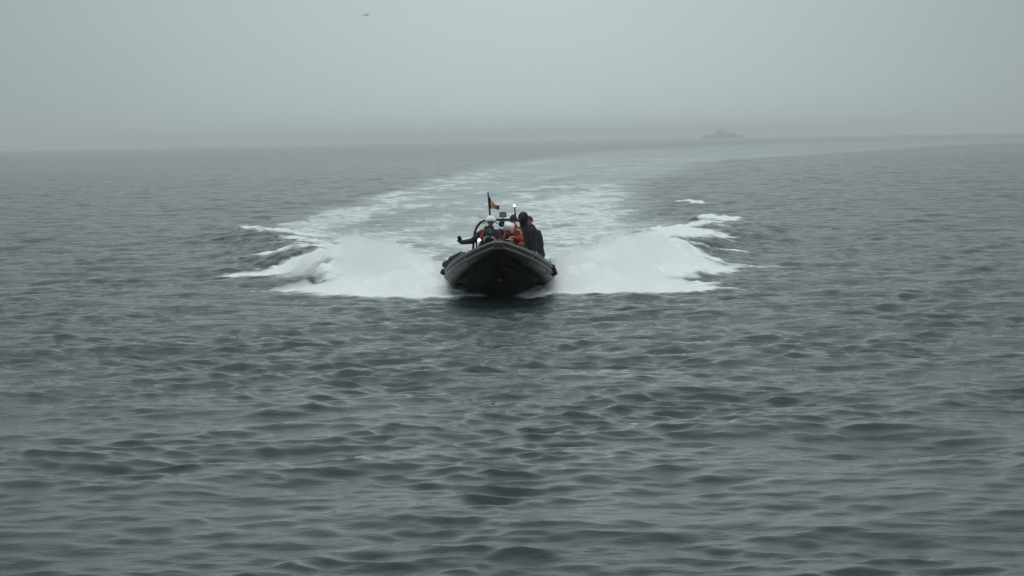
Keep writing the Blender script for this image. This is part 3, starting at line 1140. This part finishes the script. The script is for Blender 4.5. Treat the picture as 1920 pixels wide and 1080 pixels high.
# 2: teal hat, crouched low in the bow
Y2c = 56.5
fz2 = floor_z(Y2c) + 0.03
hd2 = P(917.5, 440.5, Y2c)
pel2 = Vector((hd2.x + 0.02, Y2c + 0.28, fz2 + 0.40))
j = {'head': hd2, 'neck': hd2 + Vector((0.0, 0.06, -0.145)), 'chest': hd2 + Vector((0.01, 0.12, -0.28)), 'pelvis': pel2,
     'sh_l': P(905, 457, Y2c + .08), 'sh_r': P(931, 457, Y2c + .08), 'el_l': P(899, 468, Y2c - .10), 'el_r': P(938, 468, Y2c - .10),
     'wr_l': P(906.5, 452, Y2c - .17), 'wr_r': P(928.5, 452.5, Y2c - .17),
     'hip_l': pel2 + Vector((-.09, 0, -.02)), 'hip_r': pel2 + Vector((.09, 0, -.02)),
     'kn_l': Vector((pel2.x - .18, pel2.y - .38, fz2 + .33)), 'kn_r': Vector((pel2.x + .18, pel2.y - .38, fz2 + .33)),
     'foot_l': Vector((pel2.x - .16, pel2.y - .20, fz2 - .01)), 'foot_r': Vector((pel2.x + .16, pel2.y - .20, fz2 - .01))}
m_palegl = mat('glove_pale', (0.42, 0.38, 0.37), rough=0.8)
root, H = person('person in dark teal knitted hat crouching low in the bow, pale gloves raised', j, (0, -1, -0.15), m_green, m_green, m_boot,
                 gloves=(m_palegl, m_palegl), hand_dirs={'l': (Vector((0.25, 0.1, 1)), Vector((1, 0, 0)), 0.95), 'r': (Vector((-0.25, 0.1, 1)), Vector((-1, 0, 0)), 0.95)})
hat = cap_dome(root, j['head'], H, m_teal, 'knitted_hat', r=(0.118, 0.122, 0.120), cut=-0.12, off=(0, -0.006, 0.045))
m = MB()
m.ell(hd2 + H @ Vector((-0.02, 0.106, 0.085)), (0.024, 0.012, 0.018), H, 2)
m.build('badge', mat('badge_pale', (0.30, 0.48, 0.50)), hat)
m = MB()
m.cone(hd2 + H @ Vector((-0.045, 0.07, -0.095)), hd2 + H @ Vector((0.045, 0.07, -0.095)), 0.045, 0.045)
m.cone(hd2 + H @ Vector((-0.045, 0.0, -0.12)), hd2 + H @ Vector((0.045, 0.0, -0.12)), 0.07, 0.07)
m.build('neck_warmer', m_brown, root, voxel=0.012)

# torch held at the chest of person 1: a lit lamp
tp = P(898.5, 450.3, 57.36)
te = empty('hand_torch', tp + Vector((0, 0.12, -0.03)))
m = MB()
m.cone(tp + Vector((0.0, 0.18, -0.03)), tp + Vector((0, 0.05, 0)), 0.024, 0.03)
m.cone(tp + Vector((0, 0.05, 0)), tp + Vector((0, 0.035, 0)), 0.048, 0.052)
m.build('housing', m_boot, te)
m = MB()
m.ell(tp + Vector((0, -0.012, 0)), (0.043, 0.02, 0.043), None, 3)
m.build('bulb', lamp_m, te)
tag(te, 'round white lit torch shining at the viewer below the orange vest strap', 'torch')

# 3: helmsman behind, black beanie and pale scarf
Y3 = 59.2
jockey(944, Y3 + 0.25)
j = stand(944, 477, Y3 + 0.22, spread=0.24)
j.update(head=P(941.5, 420.5, Y3), neck=P(942.5, 433, Y3 + .03), chest=P(943, 444, Y3 + .06), sh_l=P(929, 438.5, Y3 + .03), sh_r=P(957, 438.5, Y3 + .03),
         el_l=P(925, 457, Y3 - .08), el_r=P(962, 457, Y3 - .08), wr_l=P(934, 460, Y3 - .30), wr_r=P(951, 460, Y3 - .30))
root, H = person('person in charcoal jacket and black hat at the helm under the arch', j, (0.05, -1, 0), m_greyc, m_dark, m_boot, gloves=(m_dark, m_dark))
cap_dome(root, j['head'], H, m_dark, 'balaclava', r=(0.094, 0.112, 0.125), cut=-0.85, off=(0, -0.005, -0.005))
m = MB()
hc = j['head']
for a in range(8):
    a0, a1 = a / 8 * 6.283, (a + 1) / 8 * 6.283
    m.cone(hc + Vector((0.105 * math.cos(a0), 0.10 * math.sin(a0), -0.115 + 0.035 * abs(math.cos(a0)))), hc + Vector((0.105 * math.cos(a1), 0.10 * math.sin(a1), -0.115 + 0.035 * abs(math.cos(a1)))), 0.036, 0.036)
m.build('scarf', m_white, root, voxel=0.012)

# 4: orange survival suit, navy beanie, knees up
Y4 = 58.3
jockey(967, Y4 + 0.1, 0.60)
pel4 = P(967, 472, Y4)
z4 = floor_z(Y4 - .4) + 0.012
j = {'head': P(962.5, 414, Y4), 'neck': P(963.5, 427, Y4 + .02), 'chest': P(964.5, 438, Y4), 'pelvis': pel4,
     'sh_l': P(952, 435, Y4 - .05), 'sh_r': P(973, 433, Y4 + .02), 'el_l': P(948, 449, Y4 - .2), 'el_r': P(977, 449, Y4 - .12),
     'wr_l': P(953, 438, Y4 - .36), 'wr_r': P(963, 445.5, Y4 - .34),
     'hip_l': pel4 + Vector((-.09, -.02, -.02)), 'hip_r': pel4 + Vector((.09, -.02, -.02)),
     'kn_l': P(957, 457.5, Y4 - .42), 'kn_r': P(976.5, 459.5, Y4 - .40)}
j['foot_l'] = Vector((j['kn_l'].x - .02, Y4 - .42, z4))
j['foot_r'] = Vector((j['kn_r'].x + .02, Y4 - .40, z4))
root, H = person('seated person in bright orange suit and navy beanie beside the black clad people', j, (-0.12, -1, -0.05), m_orange, m_orange, m_boot,
                 gloves=(m_orange, m_palegl), hand_dirs={'l': (Vector((0.1, -0.2, 1)), Vector((0, 1, 0)), 0.8)}, bulk=0.035)
cap_dome(root, j['head'], H, m_navy, 'beanie', r=(0.106, 0.118, 0.124), cut=-0.15, off=(0, -0.008, 0.030))
for a in ([(968, 430.5, -.12), (972.5, 431, -.10), (976, 435, -.09), (977.2, 441, -.13)], [(949, 450, -.53), (955, 449, -.55), (962, 450.5, -.54)]):
    m = MB()
    m.tube([P(x, y, Y4 + d) for x, y, d in a], 0.020, seg=8)
    m.build('reflective_strip', m_tape, root)
# white bag held in front of the chest
bc = P(954, 426.5, Y4 - .30)
bag = MB()
Mb = Matrix.Rotation(R(14), 3, 'Y') @ Matrix.Rotation(R(-48), 3, 'X')
bag.box(bc, (0.27, 0.20, 0.22), Mb, bev=0.02)
e = empty('dry_bag', bc - Vector((0, 0, .1)))
bag.build('sack', mat('bag_white', (0.82, 0.84, 0.80), rough=0.55, var=0.08, bump=0.2), e)
m = MB()
m.cone(bc + Mb @ Vector((-.115, 0, .06)), bc + Mb @ Vector((-.115, 0, -.06)), 0.018, 0.018)
m.build('rolled_end', mat('bag_seam', (0.55, 0.57, 0.55)), e)
tag(e, 'white bag held in front of the orange suited person', 'bag')

# 5: tall figure in black, hood up
Y5 = 58.5
j = stand(988, 474, Y5, spread=0.14)
j.update(head=P(980.5, 409.5, Y5), neck=P(982.5, 423, Y5 + .03), chest=P(986, 436, Y5 + .03), sh_l=P(975, 431.5, Y5 - .04), sh_r=P(998, 432.5, Y5 + .04),
         el_l=P(977, 452, Y5 - .12), el_r=P(1001.5, 454, Y5 + .02), wr_l=P(984, 463, Y5 - .28), wr_r=P(1004.5, 472, Y5 - .12))
root, H = person('tall person in black coat with hood up, standing at the right of the boat', j, (-0.9, -0.45, 0), m_dark, m_navy, m_boot,
                 gloves=(m_dark, m_palegl), bulk=0.045)
hood(root, j['head'], H, m_dark, j['neck'], scale=1.12)
m = MB()
m.cone(j['head'] + H @ Vector((-.03, .065, -.07)), j['head'] + H @ Vector((.03, .065, -.07)), 0.05, 0.05)
m.cone(j['head'] + Vector((0, 0, -.12)), j['neck'], 0.085, 0.1)
m.build('neck_warmer', m_dark, root, voxel=0.012)

# 6: figure behind, perched on the right collar
Y6 = 59.3
pel6 = P(1007.5, 477, Y6)
z6 = floor_z(Y6) + 0.012
j = {'head': P(992.5, 415, Y6), 'neck': P(996, 427.5, Y6 + .02), 'chest': P(999.5, 440, Y6 + .02), 'pelvis': pel6,
     'sh_l': P(988, 436, Y6), 'sh_r': P(1008.5, 438, Y6 + .04), 'el_l': P(985, 455, Y6 - .1), 'el_r': P(1014.5, 458, Y6 + .02),
     'wr_l': P(992, 466, Y6 - .25), 'wr_r': P(1013.5, 477, Y6 - .12),
     'hip_l': pel6 + Vector((-.1, 0, -.03)), 'hip_r': pel6 + Vector((.07, 0, -.03)),
     'kn_l': pel6 + Vector((-.28, -.34, -.12)), 'kn_r': pel6 + Vector((0.02, -.38, -.12))}
j['foot_l'] = Vector((j['kn_l'].x + .02, Y6 - .30, z6))
j['foot_r'] = Vector((j['kn_r'].x - .16, Y6 - .36, z6))
root, H = person('bareheaded person in navy jacket half hidden behind the hooded figure in black', j, (-0.5, -1, 0), m_navy, m_navy, m_boot, gloves=(m_dark, m_dark), bulk=0.04)
cap_dome(root, j['head'], H, mat('hair_dark', (0.02, 0.014, 0.011), rough=0.7), 'hair', r=(0.092, 0.112, 0.112), cut=-0.02, off=(0, -0.016, 0.022), tilt=R(25))

# seats nobody's body hides entirely
jockey(919, Y1 + 0.15, 0.60)

# ------------------------------------------------------------------ ship far off in the mist, gull overhead
YS = 7000.0
KS = 2.8
sh_m = mat('ship_grey', (0.60, 0.63, 0.65), rough=0.7, scale=0.3)
L0, L1 = P(1317, 262, YS).x, P(1393, 262, YS).x
mpp = YS / F
ship = empty('patrol_ship', ((L0 + L1) / 2, YS, 0))
tag(ship, 'grey ship barely visible through the mist on the horizon', 'ship')
bm = bmesh.new()
rows = []
for u in np.linspace(0, 1, 13):
    x = L0 + (L1 - L0) * u
    hb = 7.5 * (1 - max(0, (0.32 - u) / 0.32) ** 2.2) * (1 - 0.15 * max(0, (u - .8) / .2)) + 0.1
    dk = 7.0 + 2.5 * max(0, (0.4 - u) / 0.4) ** 2
    rk = -2.0 * max(0, (.1 - u) / .1)
    rows.append([bm.verts.new(p) for p in ((x + rk, YS - hb, dk), (x, YS - hb * .85, -0.6), (x, YS + hb * .85, -0.6), (x + rk, YS + hb, dk))])
for a, b in zip(rows[:-1], rows[1:]):
    for k in range(4):
        bm.faces.new((a[k], b[k], b[(k + 1) % 4], a[(k + 1) % 4]))
bm.faces.new(rows[0])
bm.faces.new(rows[-1][::-1])
q = MB()
q.bm.free()
q.bm = bm
q.build('hull', sh_m, ship, shade=False)
xs = lambda px: P(px, 255, YS).x
for nm, pa, pb, z0, z1 in (('deck_house', 1337, 1381, 6.9, 13.5), ('superstructure', 1342, 1368, 13.45, 20.0), ('bridge', 1347, 1361, 19.95, 26.5), ('funnel', 1370, 1375, 13.45, 19.0)):
    m = MB()
    m.box(((xs(pa) + xs(pb)) / 2, YS, (z0 + z1) / 2), (xs(pb) - xs(pa), 13.0 - 0.25 * z0, z1 - z0), bev=0.25)
    m.build(nm, sh_m, ship)
m = MB()
m.tube([(xs(1355), YS, 26.4), (xs(1355), YS, 36.0)], [2.2, 0.7], seg=8)
m.tube([(xs(1352), YS, 31), (xs(1358), YS, 31)], 0.6, seg=6)
m.build('mast', sh_m, ship)

YG = 190.0
gc = P(687.5, 28.4, YG)
m = MB()
m.cone(gc + Vector((-.09, .07, 0)), gc + Vector((.10, -.07, .01)), 0.03, 0.042)
m.cone(gc + Vector((.10, -.07, .01)), gc + Vector((.17, -.11, .02)), 0.03, 0.016)
m.cone(gc + Vector((-.09, .07, 0)), gc + Vector((-.2, .15, 0)), 0.03, 0.014)
for side, tip in ((-1, P(675, 30.5, YG)), (1, P(693.5, 26.2, YG))):
    mid = gc + (tip - gc) * 0.45 + Vector((0, 0, 0.09))
    for k in range(4):
        o = Vector((0.01, 0.024 * (k - 1.5), 0))
        m.cone(gc + o + Vector((0, 0, .02)), mid + o, 0.018, 0.015)
        m.cone(mid + o, tip + o * 0.5 * (1 - k * .1), 0.015, 0.010)
gull = m.build('seagull', mat('gull_grey', (0.27, 0.28, 0.285), rough=0.8), voxel=0.012)
tag(gull, 'small dark seagull gliding in the pale sky', 'bird')

# ------------------------------------------------------------------ haze over the sea
hz = MB()
hz.box((0, 0, 18.6), (18000, 18000, 41.2))
hzm = bpy.data.materials.new('haze_air')
hzm.use_nodes = True
t = hzm.node_tree
t.nodes.clear()
o_ = N(t, 'ShaderNodeOutputMaterial')
pv = N(t, 'ShaderNodeVolumePrincipled')
pv.inputs['Color'].default_value = (0.98, 1.0, 1.0, 1)
pv.inputs['Density'].default_value = 0.00023
pv.inputs['Anisotropy'].default_value = 0.0
lnk(t, pv.outputs[0], o_.inputs['Volume'])
ho = hz.build('haze', hzm, shade=False)
tag(ho, 'thin grey mist lying over the open sea', 'haze', kind='stuff')
